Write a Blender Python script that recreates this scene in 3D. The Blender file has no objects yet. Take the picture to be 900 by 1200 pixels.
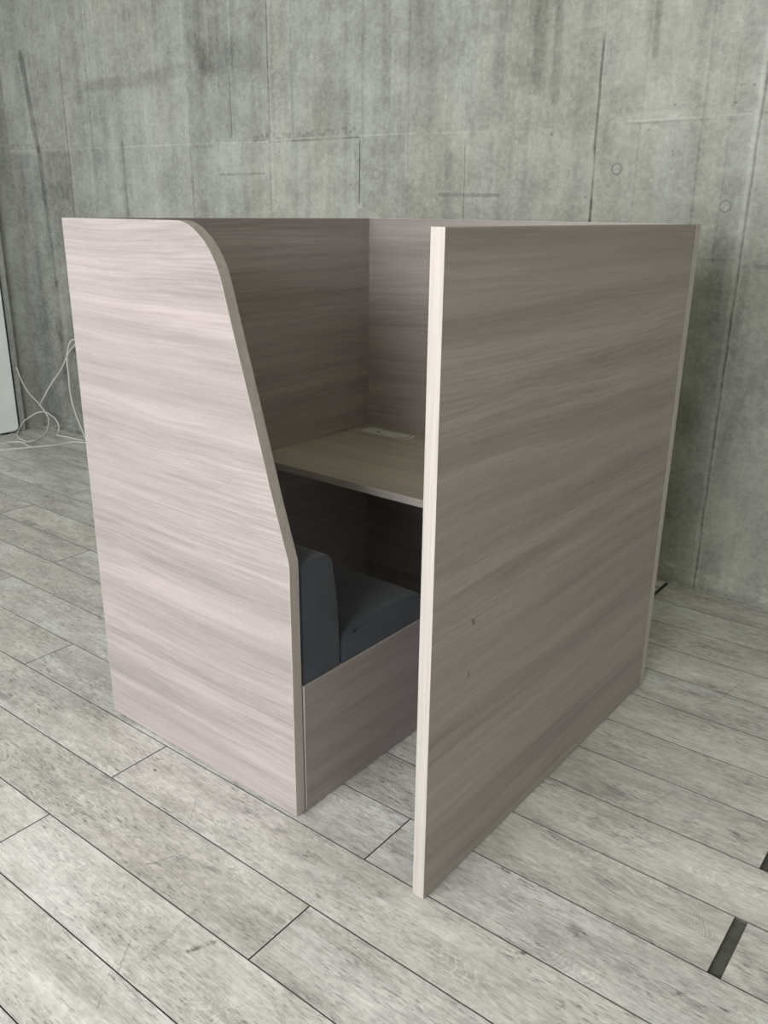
import bpy, bmesh, math, random
from mathutils import Vector, Matrix
S = bpy.context.scene
COL = S.collection
random.seed(7)

# ------------------------------------------------------------------ node helpers
class T:
    def __init__(s, name, rough=0.6, spec=0.3):
        s.mat = bpy.data.materials.new(name); s.mat.use_nodes = True
        s.t = s.mat.node_tree; s.n = s.t.nodes; s.l = s.t.links
        s.b = s.n['Principled BSDF']
        s.b.inputs['Roughness'].default_value = rough
        s.b.inputs['Specular IOR Level'].default_value = spec
    def put(s, sock, v):
        if isinstance(v, bpy.types.NodeSocket): s.l.new(v, sock)
        elif isinstance(v, (tuple, list)) and sock.type == 'RGBA' and len(v) == 3: sock.default_value = (*v, 1)
        else: sock.default_value = v
    def m(s, op, a, b=None, c=None, clamp=False):
        n = s.n.new('ShaderNodeMath'); n.operation = op; n.use_clamp = clamp
        for i, v in enumerate((a, b, c)):
            if v is not None: s.put(n.inputs[i], v)
        return n.outputs[0]
    def obj(s):
        return s.n.new('ShaderNodeTexCoord').outputs['Object']
    def sep(s, v):
        n = s.n.new('ShaderNodeSeparateXYZ'); s.put(n.inputs[0], v); return n.outputs
    def comb(s, x, y, z=0.0):
        n = s.n.new('ShaderNodeCombineXYZ')
        for i, v in enumerate((x, y, z)): s.put(n.inputs[i], v)
        return n.outputs[0]
    def noise(s, v, scale=1.0, detail=4, rough=.55, dist=0.0):
        n = s.n.new('ShaderNodeTexNoise'); s.put(n.inputs['Vector'], v)
        n.inputs['Scale'].default_value = scale; n.inputs['Detail'].default_value = detail
        n.inputs['Roughness'].default_value = rough; n.inputs['Distortion'].default_value = dist
        return n.outputs['Fac']
    def mr(s, v, a, b, lo=0.0, hi=1.0, smooth=True):
        n = s.n.new('ShaderNodeMapRange'); n.interpolation_type = 'SMOOTHSTEP' if smooth else 'LINEAR'
        for i, x in enumerate((v, a, b, lo, hi)): s.put(n.inputs[i], x)
        return n.outputs[0]
    def mix(s, f, a, b, mode='MIX'):
        n = s.n.new('ShaderNodeMix'); n.data_type = 'RGBA'; n.blend_type = mode
        s.put(n.inputs[0], f); s.put(n.inputs[6], a); s.put(n.inputs[7], b)
        return n.outputs[2]
    def scale(s, col, f):
        """colour times a scalar"""
        n = s.n.new('ShaderNodeVectorMath'); n.operation = 'SCALE'
        s.put(n.inputs[0], col); s.put(n.inputs[3], f); return n.outputs[0]
    def bump(s, h, strength=.3, dist=.002):
        n = s.n.new('ShaderNodeBump'); n.inputs['Strength'].default_value = strength
        n.inputs['Distance'].default_value = dist; s.put(n.inputs['Height'], h)
        s.l.new(n.outputs[0], s.b.inputs['Normal'])
    def color(s, c): s.put(s.b.inputs['Base Color'], c)
    # distance to a segment in a plane (x, y sockets), smooth mask of half width w
    def seg(s, x, y, p, q, w, soft=.5):
        dx, dy = q[0]-p[0], q[1]-p[1]; L2 = dx*dx+dy*dy
        ax = s.m('SUBTRACT', x, p[0]); ay = s.m('SUBTRACT', y, p[1])
        h = s.m('MULTIPLY', s.m('ADD', s.m('MULTIPLY', ax, dx), s.m('MULTIPLY', ay, dy)), 1/L2, clamp=True)
        ex = s.m('SUBTRACT', ax, s.m('MULTIPLY', h, dx)); ey = s.m('SUBTRACT', ay, s.m('MULTIPLY', h, dy))
        d = s.m('SQRT', s.m('ADD', s.m('MULTIPLY', ex, ex), s.m('MULTIPLY', ey, ey)))
        return s.mr(d, w*soft, w, 1.0, 0.0)

# ------------------------------------------------------------------ materials
def wood(name, grain, across, seed, tone=1.0, base=(.345, .313, .308), band=1.0, chips=()):
    """grey-brown wood-grain laminate, the grain running along one axis of the object"""
    t = T(name, .52, .28)
    o = t.sep(t.obj()); ax = 'XYZ'
    g = o[ax.index(grain)]; a = o[ax.index(across)]; b = o[({0,1,2}-{ax.index(grain), ax.index(across)}).pop()]
    k = t.m('ADD', b, seed*3.71)
    w1 = t.noise(t.comb(t.m('MULTIPLY', g, 1.3), t.m('MULTIPLY', a, 2.2), k), 1, 2, .45)
    a1 = t.m('ADD', a, t.m('MULTIPLY', t.m('SUBTRACT', w1, .5), .06))
    broad = t.noise(t.comb(t.m('MULTIPLY', g, .55), t.m('MULTIPLY', a1, 13), k), 1, 2, .5)
    mid = t.noise(t.comb(t.m('MULTIPLY', g, 1.1), t.m('MULTIPLY', a1, 46), k), 1, 3, .55)
    fine = t.noise(t.comb(t.m('MULTIPLY', g, 5.5), t.m('MULTIPLY', a1, 165), k), 1, 3, .6)
    pore = t.noise(t.comb(t.m('MULTIPLY', g, 26), t.m('MULTIPLY', a1, 620), k), 1, 2, .6)
    patch = t.noise(t.comb(t.m('MULTIPLY', g, 1.2), t.m('MULTIPLY', a, 4), t.m('ADD', k, 9.0)), 1, 2, .5)
    v = t.m('ADD', t.m('MULTIPLY', t.mr(broad, .3, .7, -.5, .5), .21*band), t.m('MULTIPLY', t.mr(mid, .3, .7, -.5, .5), .13*band))
    lines = t.m('MULTIPLY', t.mr(fine, .3, .7, -.5, .5), t.mr(patch, .35, .65, .10, .25))
    v = t.m('ADD', v, lines)
    v = t.m('ADD', v, t.m('MULTIPLY', t.mr(pore, .56, .70, 0, 1), -.10))
    v = t.m('MULTIPLY', t.m('ADD', v, 1.0), tone)
    hue = t.mix(t.mr(broad, .35, .68), (base[0]*.993, base[1]*.998, base[2]*.99), (base[0]*1.02, base[1]*.995, base[2]*1.01))
    c = t.scale(hue, v)
    for (p, q, w) in chips:
        c = t.mix(t.m('MULTIPLY', t.seg(g, a, p, q, w), .75), c, (.09, .085, .08))
    t.color(c)
    t.put(t.b.inputs['Roughness'], t.mr(fine, .3, .7, .46, .6))
    t.bump(t.m('ADD', fine, pore), .12, .0006)
    return t.mat

def edge_mat(name, grain):
    t = T(name, .42, .35)
    o = t.sep(t.obj()); f = [190, 190, 190]; f['XYZ'.index(grain)] = 4
    n = t.noise(t.comb(*[t.m('MULTIPLY', o[i], f[i]) for i in range(3)]), 1, 3, .6)
    n2 = t.noise(t.comb(*[t.m('MULTIPLY', o[i], f[i]*.25) for i in range(3)]), 1, 2, .5)
    v = t.m('ADD', t.mr(n, .3, .7, .92, 1.05), t.mr(n2, .3, .7, -.05, .05))
    t.color(t.scale((.452, .424, .402), v))
    return t.mat

def fabric():
    t = T('navy_grey_fabric', .92, .12)
    o = t.obj()
    n = t.noise(o, 900, 2, .6); n2 = t.noise(o, 14, 3, .5); n3 = t.noise(o, 260, 2, .6)
    v = t.m('ADD', t.mr(n, .3, .7, .72, 1.25), t.m('ADD', t.mr(n2, .3, .7, -.08, .08), t.mr(n3, .35, .65, -.12, .12)))
    t.color(t.scale((.046, .057, .073), v))
    t.b.inputs['Sheen Weight'].default_value = .25
    t.b.inputs['Sheen Roughness'].default_value = .5
    t.bump(t.m('ADD', n, n3), .35, .0015)
    return t.mat

def concrete(name, marks=True):
    t = T(name, .8, .2)
    o = t.sep(t.obj()); x, z = o[0], o[2]
    y = o[1]
    sx = x if marks else y
    P = lambda fx, fz, off=0.0: t.comb(t.m('MULTIPLY', sx, fx), off, t.m('MULTIPLY', z, fz))
    up = t.mr(z, 1.35, 2.0)                       # run-off streaks are stronger on the upper lift
    st1 = t.noise(P(5.5, .55), 1, 4, .6, .15)
    st2 = t.noise(P(24, .8, 3.1), 1, 4, .65, .1)
    st3 = t.noise(P(75, 2.2, 7.7), 1, 3, .6)
    cl = t.noise(P(2.0, 2.4, 5.5), 1, 5, .62)
    mot = t.noise(P(9, 9, 1.5), 1, 6, .68)
    grit = t.noise(P(60, 60, 2.5), 1, 4, .7)
    v = 1.0
    def add(q):
        nonlocal v; v = t.m('ADD', v, q)
    add(t.mr(st1, .3, .7, -.075, .075))
    add(t.m('MULTIPLY', t.mr(st2, .3, .7, -.07, .055), t.m('ADD', t.m('MULTIPLY', up, .55), .45)))
    add(t.m('MULTIPLY', t.mr(st3, .3, .7, -.025, .025), t.m('ADD', t.m('MULTIPLY', up, .6), .4)))
    add(t.mr(cl, .3, .7, -.11, .10))
    add(t.mr(mot, .3, .7, -.13, .13))
    bands = t.noise(P(11, .35, 31.0), 1, 2, .5)
    add(t.mr(bands, .35, .65, -.065, .065))
    hair = t.noise(P(42, .7, 35.0), 1, 2, .5)
    add(t.m('MULTIPLY', t.m('MULTIPLY', t.mr(hair, .60, .72), up), t.m('MULTIPLY', t.mr(sx, -.8, -1.6), .15)))
    dots = t.noise(P(48, 48, 21.5), 1, 2, .5)
    add(t.mr(dots, .66, .76, 0, .20))
    add(t.mr(grit, .3, .7, -.12, .12))
    pit = t.noise(P(38, 38, 8.8), 1, 2, .5)
    pm = t.mr(pit, .735, .78)
    h = t.m('ADD', t.m('MULTIPLY', grit, .35), t.m('MULTIPLY', mot, .5))
    h = t.m('SUBTRACT', h, pm)
    col_add = None
    if marks:
        brk = t.noise(P(7, 7, 4.2), 1, 3, .6)          # breaks the lines up
        wob = t.m('MULTIPLY', t.m('SUBTRACT', t.noise(P(1, 6, 6.6), 1, 2, .5), .5), .012)
        xw = t.m('ADD', x, wob)
        def gate(z0, z1, s=.02):
            return t.m('MULTIPLY', t.mr(z, z0-s, z0+s), t.mr(z, z1-s, z1+s, 1, 0))
        def vline(x0, w, z0, z1, amp, brkamt=.6, ridge=0.0, s=.02):
            nonlocal h
            d = t.m('ABSOLUTE', t.m('SUBTRACT', xw, x0))
            mk = t.m('MULTIPLY', t.mr(d, w*.35, w, 1, 0), gate(z0, z1, s))
            mk = t.m('MULTIPLY', mk, t.mr(brk, .35, .6, 1-brkamt, 1))
            add(t.m('MULTIPLY', mk, amp))
            if ridge: h = t.m('ADD', h, t.m('MULTIPLY', mk, ridge))
        # tone of the separate form panels; lower-left ones also carry painted corner shade
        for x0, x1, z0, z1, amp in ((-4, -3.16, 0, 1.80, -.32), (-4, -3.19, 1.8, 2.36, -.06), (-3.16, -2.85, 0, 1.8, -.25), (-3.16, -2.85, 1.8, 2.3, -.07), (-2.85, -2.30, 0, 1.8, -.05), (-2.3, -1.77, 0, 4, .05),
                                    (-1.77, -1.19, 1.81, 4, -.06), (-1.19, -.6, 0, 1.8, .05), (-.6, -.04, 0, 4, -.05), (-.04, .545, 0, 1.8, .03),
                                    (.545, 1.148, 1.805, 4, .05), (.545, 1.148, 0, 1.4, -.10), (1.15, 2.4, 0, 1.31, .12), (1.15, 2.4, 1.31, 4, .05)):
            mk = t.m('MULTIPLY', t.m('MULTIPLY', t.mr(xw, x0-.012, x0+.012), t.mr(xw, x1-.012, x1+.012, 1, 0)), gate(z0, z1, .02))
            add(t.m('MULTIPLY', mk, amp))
        # joints of the shuttering
        vline(-2.85, .012, 0, 2.3, -.22, .3, -.6); vline(-2.868, .010, 1.5, 4, .12, .5, .5)
        vline(-2.335, .014, 0, 1.85, -.22, .4, -.5); vline(-2.31, .008, 1.3, 1.9, .12, .4)
        vline(-1.765, .006, 0, 1.80, -.22, .2, -.6); vline(-1.785, .022, 1.80, 4, .12, .4)
        vline(-1.74, .012, 1.8, 2.6, -.10, .5)
        vline(-1.45, .007, 1.83, 2.12, -.38, .3); vline(-1.43, .022, 1.82, 2.25, -.12, .5)
        vline(-1.53, .010, 1.84, 2.3, -.13, .6); vline(-1.38, .012, 1.66, 1.80, -.12, .3)
        vline(-1.183, .006, 1.83, 4, -.33, .3, -.8); vline(-1.17, .012, 1.5, 4, .10, .3); vline(-1.185, .004, 0, 1.83, -.24, .2, -.6)
        vline(-1.20, .020, 1.80, 1.88, -.25, .2)
        vline(-1.03, .010, 1.83, 2.5, -.17, .5); vline(-1.05, .006, 1.9, 4, .10, .5); vline(-1.01, .008, 1.45, 1.8, -.10, .5)
        vline(-.60, .012, 1.82, 4, -.18, .4); vline(-.59, .008, 1.8, 4, .08, .4)
        vline(-.617, .005, 1.505, 1.785, -.55, .15, -.8, .008); vline(-.61, .014, 1.49, 1.52, .25, .0, .3, .01)
        vline(-.345, .005, 1.45, 4, -.16, .6); vline(-.345, .030, 1.60, 1.82, .12, .7)
        vline(-.045, .004, 1.44, 1.77, -.42, .35, -.5); vline(-.04, .022, 1.55, 1.8, .10, .6); vline(-.045, .004, 1.8, 4, -.10, .6)
        vline(.545, .0075, 1.70, 2.09, -.52, .15, -.9, .03); vline(.548, .0055, 0, 1.72, -.42, .5, -.8); vline(.548, .0105, 1.38, 1.54, -.35, .2, -.5)
        vline(.548, .004, 2.05, 4, -.22, .5)
        vline(.95, .007, 0, 4, -.16, .4); vline(.72, .006, 1.4, 2.4, -.12, .7); vline(.84, .006, 1.4, 2.4, -.08, .7); vline(1.05, .006, 1.3, 2.3, -.14, .5)
        vline(1.150, .006, 0, 2.6, -.42, .35, -.9); vline(1.136, .010, 0, 2.6, .16, .3, .7); vline(1.175, .02, 0, 1.31, -.16, .4)
        # leaning damp streak by the left corner
        for p, q, w, am in (((-3.232, 2.36), (-3.165, 1.82), .030, .40), ((-3.155, 1.82), (-3.125, 1.0), .024, .22), ((-3.125, 1.0), (-3.14, .35), .03, .14)):
            add(t.m('MULTIPLY', t.seg(x, z, p, q, w), -am))
        # horizontal lift joint: pale fin with a dark lip, some of it chipped
        for p, q, w, am, hh in (((-4, 1.822), (-2.3, 1.806), .006, .13, .8), ((-2.3, 1.808), (-1.19, 1.800), .006, .20, .8), ((-1.19, 1.797), (-.62, 1.799), .005, -.35, -.8),
                                ((-.62, 1.806), (-.3, 1.803), .005, .20, .8), ((-.26, 1.800), (.1, 1.797), .004, .17, .5), ((.1, 1.797), (.42, 1.803), .003, -.12, -.3), ((.60, 1.808), (1.12, 1.813), .006, .20, 1.0),
                                ((.66, 1.799), (1.0, 1.803), .005, -.20, -.6), ((1.165, 1.815), (1.4, 1.82), .005, -.3, -.8), ((1.165, 1.30), (2, 1.30), .010, -.22, -.6), ((.86, 1.315), (1.14, 1.32), .006, -.14, -.4)):
            mk = t.m('MULTIPLY', t.seg(x, z, p, q, w), t.mr(brk, .38, .58, .35, 1))
            add(t.m('MULTIPLY', mk, am)); h = t.m('ADD', h, t.m('MULTIPLY', mk, hh))
        rag = t.mr(t.noise(P(40, 40, 3.3), 1, 3, .6), .42, .56)
        for p, q, w, am in (((-1.15, 1.822), (-.66, 1.832), .020, .24), ((-1.29, 1.815), (-1.20, 1.82), .022, .28), ((-1.72, 1.792), (-1.56, 1.793), .012, .20),
                            ((-4, 1.85), (-3.19, 1.838), .022, .22), ((.5, 1.845), (.95, 1.85), .012, .10)):
            add(t.m('MULTIPLY', t.m('MULTIPLY', t.seg(x, z, p, q, w), rag), -am))
        # smears and stains with a shape of their own
        for p, q, w, am in (((-.165, 1.549), (.125, 1.546), .013, .17), ((-1.549, 1.650), (-1.227, 1.652), .008, .20), ((-1.60, 2.20), (-1.30, 2.20), .13, .12),
                            ((-1.70, 2.30), (-1.62, 2.16), .08, .10), ((-2.62, 2.14), (-2.1, 2.14), .05, .12), ((-2.1, 2.15), (-1.8, 2.17), .05, .10),
                            ((.27, 2.5), (.283, 1.95), .045, .15), ((.35, 2.4), (.36, 1.9), .028, .15), ((-.75, 2.1), (-.74, 1.95), .12, .08),
                            ((-.29, 2.5), (-.25, 1.87), .10, .10), ((-.47, 2.6), (-.47, 1.95), .035, .12), ((.74, 2.5), (.748, 2.03), .018, .22),
                            ((1.02, .75), (1.04, .70), .08, .15), ((1.18, .55), (1.22, .8), .03, .12), ((-1.37, 1.58), (-1.35, 1.48), .03, .12)):
            add(t.m('MULTIPLY', t.m('MULTIPLY', t.seg(x, z, p, q, w, .25), t.mr(mot, .3, .65, .45, 1)), -am*1.9))
        for p, q, w, am in (((-.10, 1.98), (-.06, 1.65), .06, .10), ((-.18, 2.6), (-.03, 2.1), .05, .08), ((-1.62, 1.70), (-1.05, 1.66), .05, .05), ((.0, 1.95), (.2, 1.8), .09, .06)):
            add(t.m('MULTIPLY', t.seg(x, z, p, q, w, .2), am))
        # grout smears along the foot of the wall
        foot = t.noise(P(10, 22, 9.1), 1, 4, .65)
        add(t.m('MULTIPLY', t.m('MULTIPLY', t.mr(foot, .52, .66), t.mr(z, .06, .13, 1, 0)), .42))
        add(t.m('MULTIPLY', t.mr(z, .012, .035, 1, 0), -.18))
    v = t.m('MAXIMUM', v, .2)
    warm = t.noise(P(3.3, .7, 12.5), 1, 3, .55)
    base = t.mix(t.mr(warm, .42, .68), (.338, .360, .338), (.350, .362, .322))
    c = t.mix(t.m('MULTIPLY', pm, .6), t.scale(base, v), (.10, .10, .09))
    t.color(c)
    t.bump(h, .45, .004)
    return t.mat

def plank_mat():
    t = T('whitewashed_planks', .50, .35)
    o = t.sep(t.obj()); x, y = o[0], o[1]
    at = t.n.new('ShaderNodeAttribute'); at.attribute_name = 'plank'; at.attribute_type = 'GEOMETRY'
    r = t.sep(at.outputs['Vector'])
    k = t.m('MULTIPLY', r[0], 37.0); xs = t.m('ADD', x, t.m('MULTIPLY', r[1], 23.0))
    P = lambda fx, fy, off=0.0: t.comb(t.m('MULTIPLY', xs, fx), t.m('MULTIPLY', y, fy), t.m('ADD', k, off))
    cl = t.noise(P(2.2, 7.5), 1, 4, .6, .3)
    cl2 = t.noise(P(8, 20, 4.0), 1, 5, .65, .3)
    fib = t.noise(P(7, 170, 2.0), 1, 4, .65)
    fleck = t.noise(P(34, 230, 6.0), 1, 3, .65)
    saw = t.noise(P(150, 16, 8.0), 1, 2, .6)
    fm = t.noise(P(3.2, 9, 11.0), 1, 4, .6)
    # cathedral figure: rings of a strongly distorted field
    cell = t.noise(P(34, 75, 26.0), 1, 4, .65, .6)
    micro = t.noise(P(30, 420, 29.0), 1, 3, .65)
    ring = t.noise(P(3.4, 11, 14.0), 1, 1.5, .45, .7)
    rv = t.m('SINE', t.m('MULTIPLY', ring, 230.0))
    rmask = t.m('MULTIPLY', t.mr(rv, .55, 1.0), t.mr(t.noise(P(3.2, 10, 17.0), 1, 3, .55), .47, .62))
    v = t.m('ADD', 1.0, t.mr(r[2], 0, 1, -.085, .075, False))
    def add(q):
        nonlocal v; v = t.m('ADD', v, q)
    add(t.mr(cl, .28, .72, -.13, .10)); add(t.mr(cl2, .3, .7, -.12, .10)); add(t.mr(cell, .3, .7, -.13, .11)); add(t.mr(micro, .3, .7, -.10, .09))
    add(t.mr(fib, .3, .7, -.11, .09))
    add(t.m('MULTIPLY', t.m('MULTIPLY', t.mr(fleck, .52, .68), t.mr(fm, .40, .62, .18, 1)), -.54))
    add(t.m('MULTIPLY', t.mr(saw, .58, .75), -.05))
    add(t.m('MULTIPLY', rmask, .20))
    knot = t.noise(P(5, 13, 21.0), 1, 3, .6)
    add(t.m('MULTIPLY', t.mr(knot, .60, .76), -.34))
    # scratches, scuffs and specks
    sw = t.m('ADD', x, t.m('MULTIPLY', t.m('SUBTRACT', t.noise(t.comb(x, y, 0.0), 90, 3, .6), .5), .016))
    for p, q, w, am in (((.845, -.53), (.825, -.36), .0045, .20), ((.826, -.42), (.818, -.335), .003, .28), ((.900, -.447), (.921, -.398), .0085, .55), ((.632, -.334), (.647, -.288), .003, .45),
                        ((.520, -.111), (.576, -.175), .003, .30), ((.781, -.507), (.831, -.573), .0028, .35), ((.869, -.645), (.85, -.623), .003, .35), ((.850, -.635), (.80, -.555), .002, .25),
                        ((.335, -.106), (.340, -.107), .0055, .75), ((1.431, 1.262), (1.456, 1.442), .0035, .35), ((1.395, 1.20), (1.431, 1.262), .003, .25), ((.634, -.417), (.644, -.426), .004, .5),
                        ((.669, -.30), (.683, -.201), .0018, .35), ((.62, -.345), (.632, -.334), .004, .5), ((1.29, .181), (1.303, .180), .009, .6), ((1.439, -.010), (1.452, 0.0), .007, .6),
                        ((1.205, 2.075), (1.208, 2.072), .006, .7), ((1.01, 1.97), (1.013, 1.972), .005, .5), ((1.50, .45), (1.62, .60), .002, .25), ((1.42, .30), (1.50, .52), .002, .25),
                        ((1.72, .32), (1.60, .40), .002, .2), ((1.46, .62), (1.50, .74), .0025, .28), ((1.25, .33), (1.40, .52), .002, .2), ((1.58, .70), (1.60, .86), .002, .22),
                        ((1.10, -.15), (1.27, -.10), .002, .15), ((.55, -.25), (.60, -.33), .002, .2)):
        add(t.m('MULTIPLY', t.m('MULTIPLY', t.seg(sw, y, p, q, w, .2), t.mr(cell, .38, .56, .15, 1)), -am))
    v = t.m('MAXIMUM', v, .12)
    tint = t.mix(t.mr(cl, .35, .65), (.632, .624, .612), (.660, .668, .668))
    tint = t.mix(t.mr(t.m('FRACT', t.m('MULTIPLY', r[0], 7.3)), 0, 1, 0, .6), tint, (.642, .626, .606))
    t.color(t.scale(tint, v))
    t.put(t.b.inputs['Roughness'], t.mr(fib, .3, .7, .42, .60))
    t.bump(t.m('ADD', t.m('MULTIPLY', fib, .7), t.m('MULTIPLY', fleck, -.6)), .25, .0012)
    return t.mat

def plain(name, col, rough=.5, spec=.3, var=.05, scale=40):
    t = T(name, rough, spec)
    n = t.noise(t.obj(), scale, 3, .6)
    t.color(t.scale(col, t.mr(n, .3, .7, 1-var, 1+var)))
    return t.mat

M_back = wood('laminate_backrest', 'X', 'Z', 1, 1.03)
M_desk = wood('laminate_desk', 'X', 'Y', 2, .98, base=(.43, .405, .33))  # same laminate as the panels, olive ceiling light mixed into its base
M_wallp = wood('laminate_desk_wall', 'X', 'Z', 3)
M_side = wood('laminate_side', 'Y', 'Z', 4)
M_ent = wood('laminate_entrance', 'Y', 'Z', 5, chips=(((.132, .648), (.136, .640), .006), ((.124, .525), (.1255, .515), .003)))
M_bench = wood('laminate_bench', 'Y', 'Z', 6, .93)
E_x, E_y, E_z = edge_mat('edge_band_x', 'X'), edge_mat('edge_band_y', 'Y'), edge_mat('edge_band_z', 'Z')
M_fab = fabric()
M_blk = plain('black_plastic', (.02, .02, .02), .5)
M_alu = plain('silver_plastic', (.66, .68, .66), .38, .5, .04)
M_slot = plain('dark_slot', (.13, .135, .13), .6)
M_cable = plain('white_cable', (.66, .67, .63), .45, .4)
M_white = plain('white_paint', (.80, .86, .85), .55, .3, .03, 6)
M_plast = plain('bounce_tinted_plaster', (.485, .476, .385), .8, .2, .04, 8)  # unseen walls and ceiling, coloured to tint the bounced light
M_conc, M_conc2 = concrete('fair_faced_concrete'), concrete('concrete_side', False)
M_floor = plank_mat()
M_gap = plain('joint_filler', (.105, .105, .10), .75, .2, .18, 30)
M_mortar = plain('mortar_plug', (.34, .36, .335), .85, .2, .12, 60)
M_frame = plain('grey_window_frame', (.25, .26, .26), .4, .4)

# ------------------------------------------------------------------ mesh helpers
def link(name, bm, mats, parent=None, loc=(0, 0, 0), smooth=False, bevel=None, segs=2):
    me = bpy.data.meshes.new(name); bm.normal_update(); bm.to_mesh(me); bm.free()
    for m in (mats if isinstance(mats, (list, tuple)) else [mats]): me.materials.append(m)
    if smooth:
        for p in me.polygons: p.use_smooth = True
    o = bpy.data.objects.new(name, me); COL.objects.link(o); o.location = loc
    if parent: o.parent = parent
    if bevel:
        b = o.modifiers.new('bevel', 'BEVEL'); b.width = bevel; b.segments = segs; b.limit_method = 'ANGLE'; b.angle_limit = math.radians(35)
        b.harden_normals = False
    return o

def box(bm, a, b):
    vs = [bm.verts.new((x, y, z)) for x in (a[0], b[0]) for y in (a[1], b[1]) for z in (a[2], b[2])]
    for f in ((0, 1, 3, 2), (4, 6, 7, 5), (0, 4, 5, 1), (2, 3, 7, 6), (0, 2, 6, 4), (1, 5, 7, 3)):
        bm.faces.new([vs[i] for i in f])
    bmesh.ops.recalc_face_normals(bm, faces=bm.faces)

def boxes(*bs):
    bm = bmesh.new()
    for a, b in bs: box(bm, a, b)
    return bm

def prism(outline, place, d0, d1):
    """outline: 2-D points; place(u, v, d) -> 3-D"""
    bm = bmesh.new()
    A = [bm.verts.new(place(u, v, d0)) for u, v in outline]; B = [bm.verts.new(place(u, v, d1)) for u, v in outline]
    n = len(A)
    bm.faces.new(A); bm.faces.new(B[::-1])
    for i in range(n): bm.faces.new((A[i], A[(i+1) % n], B[(i+1) % n], B[i]))
    bmesh.ops.recalc_face_normals(bm, faces=bm.faces)
    return bm

def offset(pts, d, closed=True):
    out = []; n = len(pts)
    for i in range(n):
        p = Vector(pts[i])
        pr = Vector(pts[i-1]) if (closed or i > 0) else None
        nx = Vector(pts[(i+1) % n]) if (closed or i < n-1) else None
        t1 = (p-pr).normalized() if pr is not None else (nx-p).normalized()
        t2 = (nx-p).normalized() if nx is not None else t1
        n1 = Vector((t1.y, -t1.x)); n2 = Vector((t2.y, -t2.x)); b = (n1+n2)
        b = b/ max(b.length_squared/2, 1e-6) if b.length > 1e-6 else n1
        out.append(tuple(p + b*d))
    return out

def band(pts, place, d0, d1, th=.0016, closed=True):
    """thin edging strip round an outline (given counter-clockwise)"""
    inn = pts; out = offset(pts, th, closed); bm = bmesh.new(); n = len(pts)
    R = [[bm.verts.new(place(*p, d)) for p, d in ((inn[i], d0), (out[i], d0), (out[i], d1), (inn[i], d1))] for i in range(n)]
    for i in range(n if closed else n-1):
        a, b = R[i], R[(i+1) % n]
        for j in range(4): bm.faces.new((a[j], a[(j+1) % 4], b[(j+1) % 4], b[j]))
    if not closed:
        bm.faces.new(R[0]); bm.faces.new(R[-1][::-1])
    bmesh.ops.recalc_face_normals(bm, faces=bm.faces)
    return bm

def tag(o, label=None, cat=None, group=None, kind=None):
    if label: o['label'] = label
    if cat: o['category'] = cat
    if group: o['group'] = group
    if kind: o['kind'] = kind
    return o

XZ = lambda u, v, d: (u, d, v)
YZ = lambda u, v, d: (d, u, v)
XY = lambda u, v, d: (u, v, d)

# ------------------------------------------------------------------ the setting
WA = math.atan(.0455); WY = 2.041                 # the concrete wall runs a little askew to the booth
XL, XR, YF, ZC = -3.56, 4.6, -4.6, 3.3
def wall_y(x): return WY + .0455*x
bm = boxes(((-4.2, 0, -.02), (5.2, .2, ZC+.1)))
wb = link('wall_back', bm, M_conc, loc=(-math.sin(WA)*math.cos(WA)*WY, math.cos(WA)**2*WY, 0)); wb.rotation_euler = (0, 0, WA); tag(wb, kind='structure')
for (px, pz) in ((-.519, 1.639), (.643, 1.641), (1.071, 1.507)):
    bm = bmesh.new(); prof = [(0, .0028), (.0170, .0026), (.0184, .0006), (.0200, .0006), (.0208, .0026), (.0238, .0018), (.0248, -.001)]; N = 32; rows = []
    for rr, hh in prof:
        rows.append([bm.verts.new((px+rr*math.cos(2*math.pi*i/N), -hh, pz+rr*math.sin(2*math.pi*i/N))) for i in range(N)] if rr else [bm.verts.new((px, -hh, pz))])
    for i in range(N):
        j = (i+1) % N
        bm.faces.new((rows[0][0], rows[1][i], rows[1][j]))
        for k in range(1, len(rows)-1): bm.faces.new((rows[k][i], rows[k+1][i], rows[k+1][j], rows[k][j]))
    bmesh.ops.recalc_face_normals(bm, faces=bm.faces)
    for f in bm.faces:
        rr = sum(math.hypot(q.co.x-px, q.co.z-pz) for q in f.verts)/len(f.verts); f.material_index = 1 if .0185 < rr < .0202 else 0
    link('tie_hole_plug', bm, [M_mortar, M_slot], wb)

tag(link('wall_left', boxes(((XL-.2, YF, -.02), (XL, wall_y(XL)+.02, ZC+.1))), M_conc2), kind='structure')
tag(link('wall_right', boxes(((XR, YF, -.02), (XR+.2, wall_y(XR)+.02, ZC+.1))), M_plast), kind='structure')
tag(link('ceiling', boxes(((XL-.2, YF-.2, ZC), (XR+.2, 2.5, ZC+.2))), M_plast), kind='structure')
# the wall behind the camera, with the wide window the daylight comes through
WX0, WX1, WZ0, WZ1 = -1.7, 3.1, .8, 3.1
tag(link('wall_front', boxes(((XL-.2, YF-.2, -.02), (WX0, YF, ZC)), ((WX1, YF-.2, -.02), (XR+.2, YF, ZC)), ((WX0, YF-.2, -.02), (WX1, YF, WZ0)), ((WX0, YF-.2, WZ1), (WX1, YF, ZC))), M_plast), kind='structure')
fr = []
for i in range(5):
    x = WX0 + (WX1-WX0-.05)*i/4; fr.append(((x, YF-.13, WZ0), (x+.05, YF-.07, WZ1)))
fr += [((WX0, YF-.13, WZ0), (WX1, YF-.07, WZ0+.05)), ((WX0, YF-.13, WZ1-.05), (WX1, YF-.07, WZ1))]
tag(link('window_1', boxes(*fr), M_frame), kind='structure')

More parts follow.
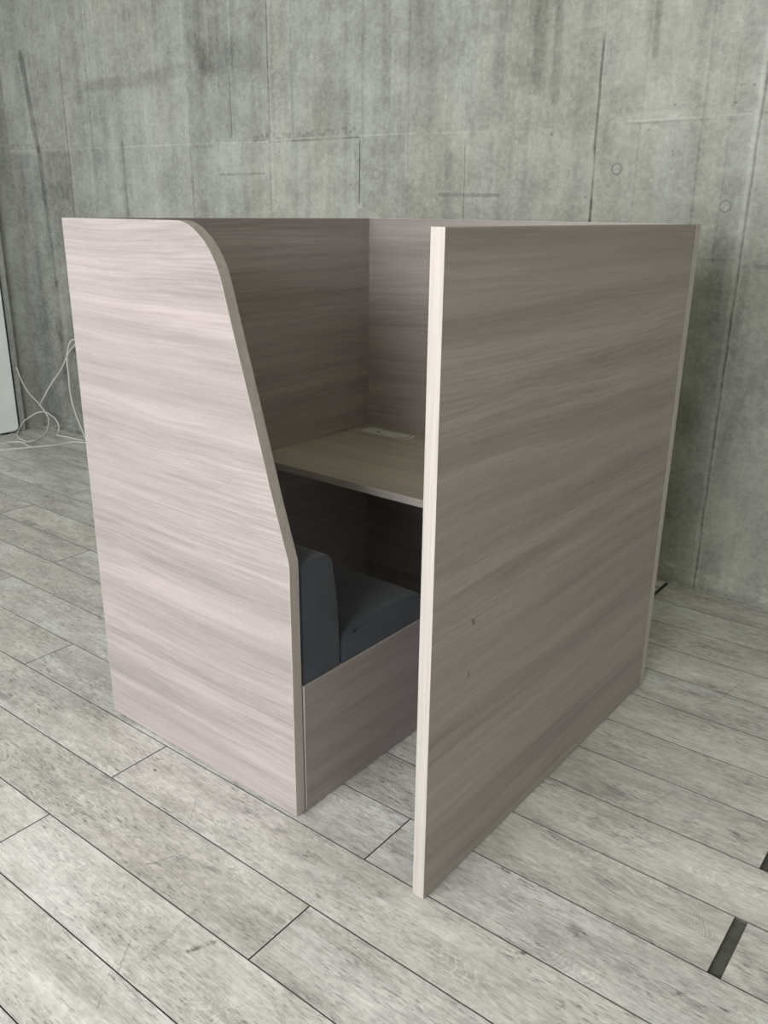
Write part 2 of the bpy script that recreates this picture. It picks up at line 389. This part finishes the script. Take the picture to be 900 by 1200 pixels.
# plank floor: every board its own slab, real open joints, filler below
FA = math.radians(.82); fe = Vector((math.cos(FA), math.sin(FA))); fn = Vector((-math.sin(FA), math.cos(FA)))
ROW0, PW, PL, GAP = -.0185, .1890, 1.5, .0031
JO = {-3: .274, -2: 1.008, -1: .27, 0: 1.012, 1: .285, 2: .95, 3: .285, 4: -2.0, 5: -1.22, 6: -2.0, 7: -1.35, 8: .6, 9: -1.22, 10: .98}
bm = bmesh.new(); lay = bm.loops.layers.float_vector.new('plank')
rnd = random.Random(21)
for i in range(-25, 12):
    n0, n1 = ROW0+PW*i, ROW0+PW*(i+1)
    j = JO.get(i, rnd.choice((.27, 1.01, -.2, .62))); j -= PL*4
    while j < XR+.2:
        e0, e1 = j, j+PL
        g0 = g1 = GAP*.5
        if i in (1, 3):
            if abs(e1-1.785) < .01: g1 = .014
            if abs(e0-1.785) < .01: g0 = .014
        if i == 10 and abs(e1-.98) < .01: g1 = .007
        if i == 10 and abs(e0-.98) < .01: g0 = .007
        x0, x1 = max(e0+g0, XL-.1), min(e1-g1, XR+.1)
        if x1 > x0+.02:
            wgap = GAP*.42
            c = (rnd.random(), rnd.random(), rnd.random())
            top = []
            bv = .0003
            for dz, ins in ((-.009, 0), (-bv, 0), (0, bv)):
                ring = []
                for ee, nn in ((x0+ins, n0+wgap+ins), (x1-ins, n0+wgap+ins), (x1-ins, n1-wgap-ins), (x0+ins, n1-wgap-ins)):
                    q = fe*ee + fn*nn; ring.append(bm.verts.new((q.x, q.y, dz)))
                top.append(ring)
            fs = [bm.faces.new(top[2])]
            for a, b in ((0, 1), (1, 2)):
                for k in range(4): fs.append(bm.faces.new((top[a][k], top[a][(k+1) % 4], top[b][(k+1) % 4], top[b][k])))
            for f in fs:
                f.material_index = 0 if f is fs[0] else 1
                for lp in f.loops: lp[lay] = c
        j += PL
f0 = len(bm.faces)
vs = [bm.verts.new(p) for p in ((XL-.2, YF-.2, -.007), (XR+.2, YF-.2, -.007), (XR+.2, 2.5, -.007), (XL-.2, 2.5, -.007))]
f = bm.faces.new(vs); f.material_index = 1
for lp in f.loops: lp[lay] = (0, 0, 0)
tag(link('floor', bm, [M_floor, M_gap]), kind='structure')

# left: tall white panel and the grey strip beside it
def rrect(u0, v0, u1, v1, r, n=6):
    pts = []
    for cx, cy, a0 in ((u1-r, v0+r, -90), (u1-r, v1-r, 0), (u0+r, v1-r, 90), (u0+r, v0+r, 180)):
        for k in range(n+1):
            a = math.radians(a0+90*k/n); pts.append((cx+r*math.cos(a), cy+r*math.sin(a)))
    return pts
pn = bpy.data.objects.new('white_panel', None); COL.objects.link(pn); pn.location = (-3.53, 1.1, 0)
tag(pn, 'tall smooth white panel at the left edge of the photo, beside the white cables', 'panel')
link('panel_sheet', prism(rrect(-.75, .014, .565, 2.1, .035), YZ, -.012, .018), M_white, pn, bevel=.003)
for yy in (-.6, .45): link('foot', boxes(((-.01, yy, .001), (.014, yy+.05, .0145))), M_blk, pn, bevel=.002)
tag(link('trim_1', boxes(((XL-.005, 1.685, 0), (-3.525, 1.722, 2.35))), M_conc2, bevel=.003), kind='structure')

# ------------------------------------------------------------------ the booth
H, TK, U, L, YR, X1, XB = 1.452, .030, 1.2005, 1.1905, -.0205, .779, .7836
booth = bpy.data.objects.new('study_booth', None); COL.objects.link(booth)
tag(booth, 'grey-brown wood-grain work booth with desk and dark cushioned bench before the concrete wall', 'booth')
Z0 = .0055
# curved panel behind the bench
curve = [(.4500, H), (.4660, H-.0006), (.4810, H-.0035), (.4950, H-.0085), (.5085, H-.0150), (.5200, H-.0225), (.5300, H-.0300), (.5445, H-.0420), (.5585, H-.0575), (.5700, H-.0735), (.5810, H-.0920),
         (.5910, H-.1150), (.5985, H-.1390), (.6075, H-.1700)]
out = [(-.004, Z0), (X1+.003, Z0), (X1+.001, .690)] + [(X1+.0005, .700)] + [(.7780, .710)] + [(.7293, .8650), (.6853, 1.018), (.6439, 1.158)] + curve[::-1] + [(-.004, H)]
bp = link('curved_panel', prism(offset(out, -.001), XZ, 0, TK), M_back, booth, bevel=.0006)
link('edge_band', band(offset(out, -.001), XZ, -.0002, TK+.0002), E_z, bp, bevel=.0004)
def panel(name, place, u0, v0, u1, v1, d0, d1, mat, em):
    o = [(u0, v0), (u1, v0), (u1, v1), (u0, v1)]; inn = offset(o, -.001)
    p = link(name, prism(inn, place, d0, d1), mat, booth, bevel=.0006)
    link('edge_band', band(inn, place, min(d0, d1)-.0002, max(d0, d1)+.0002), em, p, bevel=.0004)
    return p
panel('side_panel', YZ, TK+.001, Z0, L-.001, H, 0, TK, M_side, E_y)
panel('desk_wall_panel', XZ, 0, Z0, U, H, L, L+TK, M_wallp, E_x)
panel('entrance_panel', YZ, YR, Z0, L-.001, H, U-TK, U, M_ent, E_z)
# desk
dt = panel('desktop', XY, TK+.0005, .583, U-TK-.0005, L-.0005, .681, .704, M_desk, E_x)
oc = prism(rrect(.074, 1.092, .286, 1.152, .004, 3), XY, .7035, .7062)
link('outlet_cover', oc, M_alu, dt, bevel=.0008)
link('outlet_slot', boxes(((.128, 1.108, .7060), (.150, 1.116, .7067))), M_slot, dt)
link('cover_hatch', prism([(.236, 1.099), (.276, 1.099), (.276, 1.140), (.272, 1.140), (.272, 1.103), (.236, 1.103)], XY, .7060, .7067), M_slot, dt)
# bench
bb = bpy.data.objects.new('bench_base', None)
o = [(TK+.0065, Z0), (.545, Z0), (.545, .369), (TK+.0065, .369)]; inn = offset(o, -.001)
bb = link('bench_base', prism(inn, YZ, XB-.026, XB), M_bench, booth, bevel=.0006)
link('edge_band', band(inn, YZ, XB-.0262, XB+.0002), E_z, bb, bevel=.0004)
link('front_board', boxes(((TK+.001, .518, Z0), (XB-.0265, .544, .332))), M_wallp, bb, bevel=.0006)
link('seat_board', boxes(((TK+.001, TK+.002, .310), (XB-.0265, .5175, .330))), M_desk, bb, bevel=.0006)

def cushion(name, outline, x0, x1, r, puff, nx=10):
    """outline in Y-Z swept along X, end edges rounded by r, with a slight swell"""
    bm = bmesh.new(); c = Vector((sum(p[0] for p in outline)/len(outline), sum(p[1] for p in outline)/len(outline)))
    st = []
    for k in range(7):
        a = math.pi/2*k/6; st.append((x0+r*(1-math.sin(a)), r*(1-math.cos(a))))
    st = st[::1]
    secs = [(x0+r*(1-math.cos(math.pi/2*k/6)), r*(1-math.sin(math.pi/2*k/6))) for k in range(7)]
    secs += [(x0+r+(x1-x0-2*r)*k/nx, 0) for k in range(1, nx)]
    secs += [(x1-r*(1-math.cos(math.pi/2*k/6)), r*(1-math.sin(math.pi/2*k/6))) for k in range(6, -1, -1)]
    rings = []
    for x, ins in secs:
        s = (x-x0)/(x1-x0); pf = puff*math.sin(math.pi*min(max(s, 0), 1))**.5
        rings.append([bm.verts.new((x, *p)) for p in offset(outline, pf-ins)])
    n = len(outline)
    for a, b in zip(rings, rings[1:]):
        for i in range(n): bm.faces.new((a[i], a[(i+1) % n], b[(i+1) % n], b[i]))
    bm.faces.new(rings[0]); bm.faces.new(rings[-1][::-1])
    bmesh.ops.recalc_face_normals(bm, faces=bm.faces)
    return link(name, bm, M_fab, booth, smooth=True)
def arc(cy, cz, r, a0, a1, n=6): return [(cy+r*math.cos(math.radians(a0+(a1-a0)*k/n)), cz+r*math.sin(math.radians(a0+(a1-a0)*k/n))) for k in range(n+1)]
seat = arc(.199, .362, .022, 180, 270, 4) + [(.37, .340)] + arc(.512, .365, .025, -90, 0, 4) + arc(.507, .423, .030, 0, 90) + [(.44, .4575), (.36, .460), (.28, .4575)] + arc(.207, .423, .030, 90, 180)
sc = cushion('seat_cushion', seat, TK+.004, .7795, .014, .001)
back = [(.045, .340), (.170, .340), (.1795, .349), (.1795, .42), (.1745, .50), (.167, .58), (.158, .635)] + arc(.120, .655, .036, 5, 90) + [(.09, .694), (.06, .694)] + arc(.047, .682, .011, 90, 180, 4) + [(.0355, .55), (.0355, .45), (.036, .35)]
cushion('back_cushion', back, TK+.004, .7795, .010, .0005)
# small row of dark tacking stitches on the seat cushion
bm = bmesh.new()
for k, (y0, z0, y1, z1) in enumerate(((.226, .444, .231, .448), (.231, .440, .236, .446), (.238, .446, .243, .442), (.240, .450, .246, .447))):
    d = Vector((0, y1-y0, z1-z0)); nrm = Vector((0, -d.z, d.y)).normalized()*.0008; a = Vector((.7785, y0, z0)); b = Vector((.7785, y1, z1))
    v8 = [bm.verts.new(p+Vector((dx, 0, 0))) for dx in (-.004, .0022) for p in (a-nrm, b-nrm, b+nrm, a+nrm)]
    for f in ((0, 1, 2, 3), (4, 7, 6, 5), (0, 4, 5, 1), (1, 5, 6, 2), (2, 6, 7, 3), (3, 7, 4, 0)): bm.faces.new([v8[i] for i in f])
bmesh.ops.recalc_face_normals(bm, faces=bm.faces)
tag(link('tack_stitch', bm, M_blk, sc))
# glides under the panels
def glide(x, y, r=.011):
    bm = bmesh.new(); bmesh.ops.create_cone(bm, cap_ends=True, segments=16, radius1=r, radius2=r*.9, depth=.0075, matrix=Matrix.Translation((x, y, .0040)))
    link('glide', bm, M_blk, booth, bevel=.0008)
for x, y in ((.045, .012), (.735, .016), (.015, .30), (.015, 1.0), (.10, L+.015), (1.10, L+.015), (U-.015, .05), (U-.015, 1.08), (XB-.013, .10), (XB-.013, .48)): glide(x, y)

# ------------------------------------------------------------------ cables on the left
def cable(name, pts, r, label):
    cu = bpy.data.curves.new(name, 'CURVE'); cu.dimensions = '3D'; cu.bevel_depth = r; cu.bevel_resolution = 3; cu.use_fill_caps = True
    sp = cu.splines.new('BEZIER'); sp.bezier_points.add(len(pts)-1)
    for b, p in zip(sp.bezier_points, pts): b.co = p; b.handle_left_type = b.handle_right_type = 'AUTO'
    cu.resolution_u = 8
    tmp = bpy.data.objects.new(name+'_curve', cu); COL.objects.link(tmp)
    bpy.context.view_layer.update()
    me = bpy.data.meshes.new_from_object(tmp.evaluated_get(bpy.context.evaluated_depsgraph_get()))
    COL.objects.unlink(tmp); bpy.data.objects.remove(tmp)
    me.name = name
    if not me.materials: me.materials.append(M_cable)
    else: me.materials[0] = M_cable
    for p in me.polygons: p.use_smooth = True
    o = bpy.data.objects.new(name, me); COL.objects.link(o); tag(o, label, 'cable'); return o
RC = .0042
cable('looped_cable', [(-3.49, 1.692, .453), (-3.49, 1.716, .362), (-3.485, 1.755, .268), (-3.45, 1.805, .180), (-3.405, 1.825, .105), (-3.348, 1.799, .081), (-3.318, 1.770, .049), (-3.279, 1.732, .026), (-3.240, 1.665, .012), (-3.212, 1.569, RC),
                        (-3.291, 1.560, RC), (-3.42, 1.60, RC), (-3.515, 1.665, .018), (-3.525, 1.705, .060), (-3.515, 1.765, .095), (-3.495, 1.801, .116), (-3.456, 1.822, .126), (-3.373, 1.832, .115), (-3.309, 1.832, .088), (-3.272, 1.826, .047), (-3.270, 1.815, .014),
                        (-3.250, 1.795, RC), (-3.12, 1.80, RC), (-2.95, 1.815, RC)], RC, 'white cable curled in a loop against the concrete wall near the white panel')
cable('hanging_cable', [(-3.485, 1.82, .165), (-3.42, 1.825, .235), (-3.33, 1.839, .336), (-3.19, 1.846, .457), (-3.119, 1.845, .533), (-3.062, 1.843, .589), (-2.99, 1.84, .635), (-2.965, 1.842, .665), (-3.003, 1.845, .668), (-3.052, 1.846, .645), (-3.089, 1.847, .592),
                        (-3.109, 1.846, .534), (-3.111, 1.845, .42), (-3.11, 1.842, .304), (-3.083, 1.842, .191), (-3.014, 1.84, .067), (-2.96, 1.83, .01)], RC, 'white cable hanging in a tall bight down the concrete wall beside the curved booth panel')
cable('floor_cable', [(-2.80, 1.80, RC), (-2.985, 1.75, RC), (-3.00, 1.64, RC), (-3.05, 1.536, RC), (-3.10, 1.43, RC), (-3.157, 1.331, RC), (-3.20, 1.20, RC), (-3.26, 1.0, RC)], RC, 'long white cable lying along the plank floor, nearest of the cables to the camera')
cable('floor_cable', [(-3.075, 1.502, RC), (-3.13, 1.505, RC), (-3.20, 1.525, RC), (-3.275, 1.50, RC), (-3.30, 1.40, RC), (-3.33, 1.2, RC)], RC, 'short white cable end branching off on the floor in front of the white panel')

# ------------------------------------------------------------------ camera
cam = bpy.data.cameras.new('camera'); co = bpy.data.objects.new('camera', cam); COL.objects.link(co)
r = Vector((.78037083, .62522235, .01087983)); u = Vector((-.21510829, .25206892, .94349864)); fw = Vector((-.58715397, .73861916, -.33119774))
co.matrix_world = Matrix(((r.x, u.x, -fw.x, 2.08257183), (r.y, u.y, -fw.y, -1.28959441), (r.z, u.z, -fw.z, 1.4765148), (0, 0, 0, 1)))
cam.sensor_fit = 'VERTICAL'; cam.sensor_height = 36; cam.lens = 1003.772/1200*36; cam.clip_start = .05
S.camera = co

# ------------------------------------------------------------------ light: overcast sky through the window
w = bpy.data.worlds.new('sky'); S.world = w; w.use_nodes = True
bg = w.node_tree.nodes['Background']; bg.inputs['Color'].default_value = (1.0, .987, 1.0, 1); bg.inputs['Strength'].default_value = 11.5
pl = bpy.data.lights.new('window_portal', 'AREA'); pl.shape = 'RECTANGLE'; pl.size = WX1-WX0; pl.size_y = WZ1-WZ0; pl.cycles.is_portal = True
po = bpy.data.objects.new('window_portal', pl); COL.objects.link(po); po.location = ((WX0+WX1)/2, YF-.02, (WZ0+WZ1)/2); po.rotation_euler = (math.radians(-90), 0, math.radians(180))
po.rotation_euler = (math.radians(90), 0, 0)

S.view_settings.view_transform = 'Standard'; S.view_settings.look = 'None'; S.view_settings.exposure = 0.0; S.view_settings.gamma = 1.0; S.view_settings.use_curve_mapping = False
S.cycles.use_denoising = True
S.cycles.max_bounces = 8; S.cycles.diffuse_bounces = 6
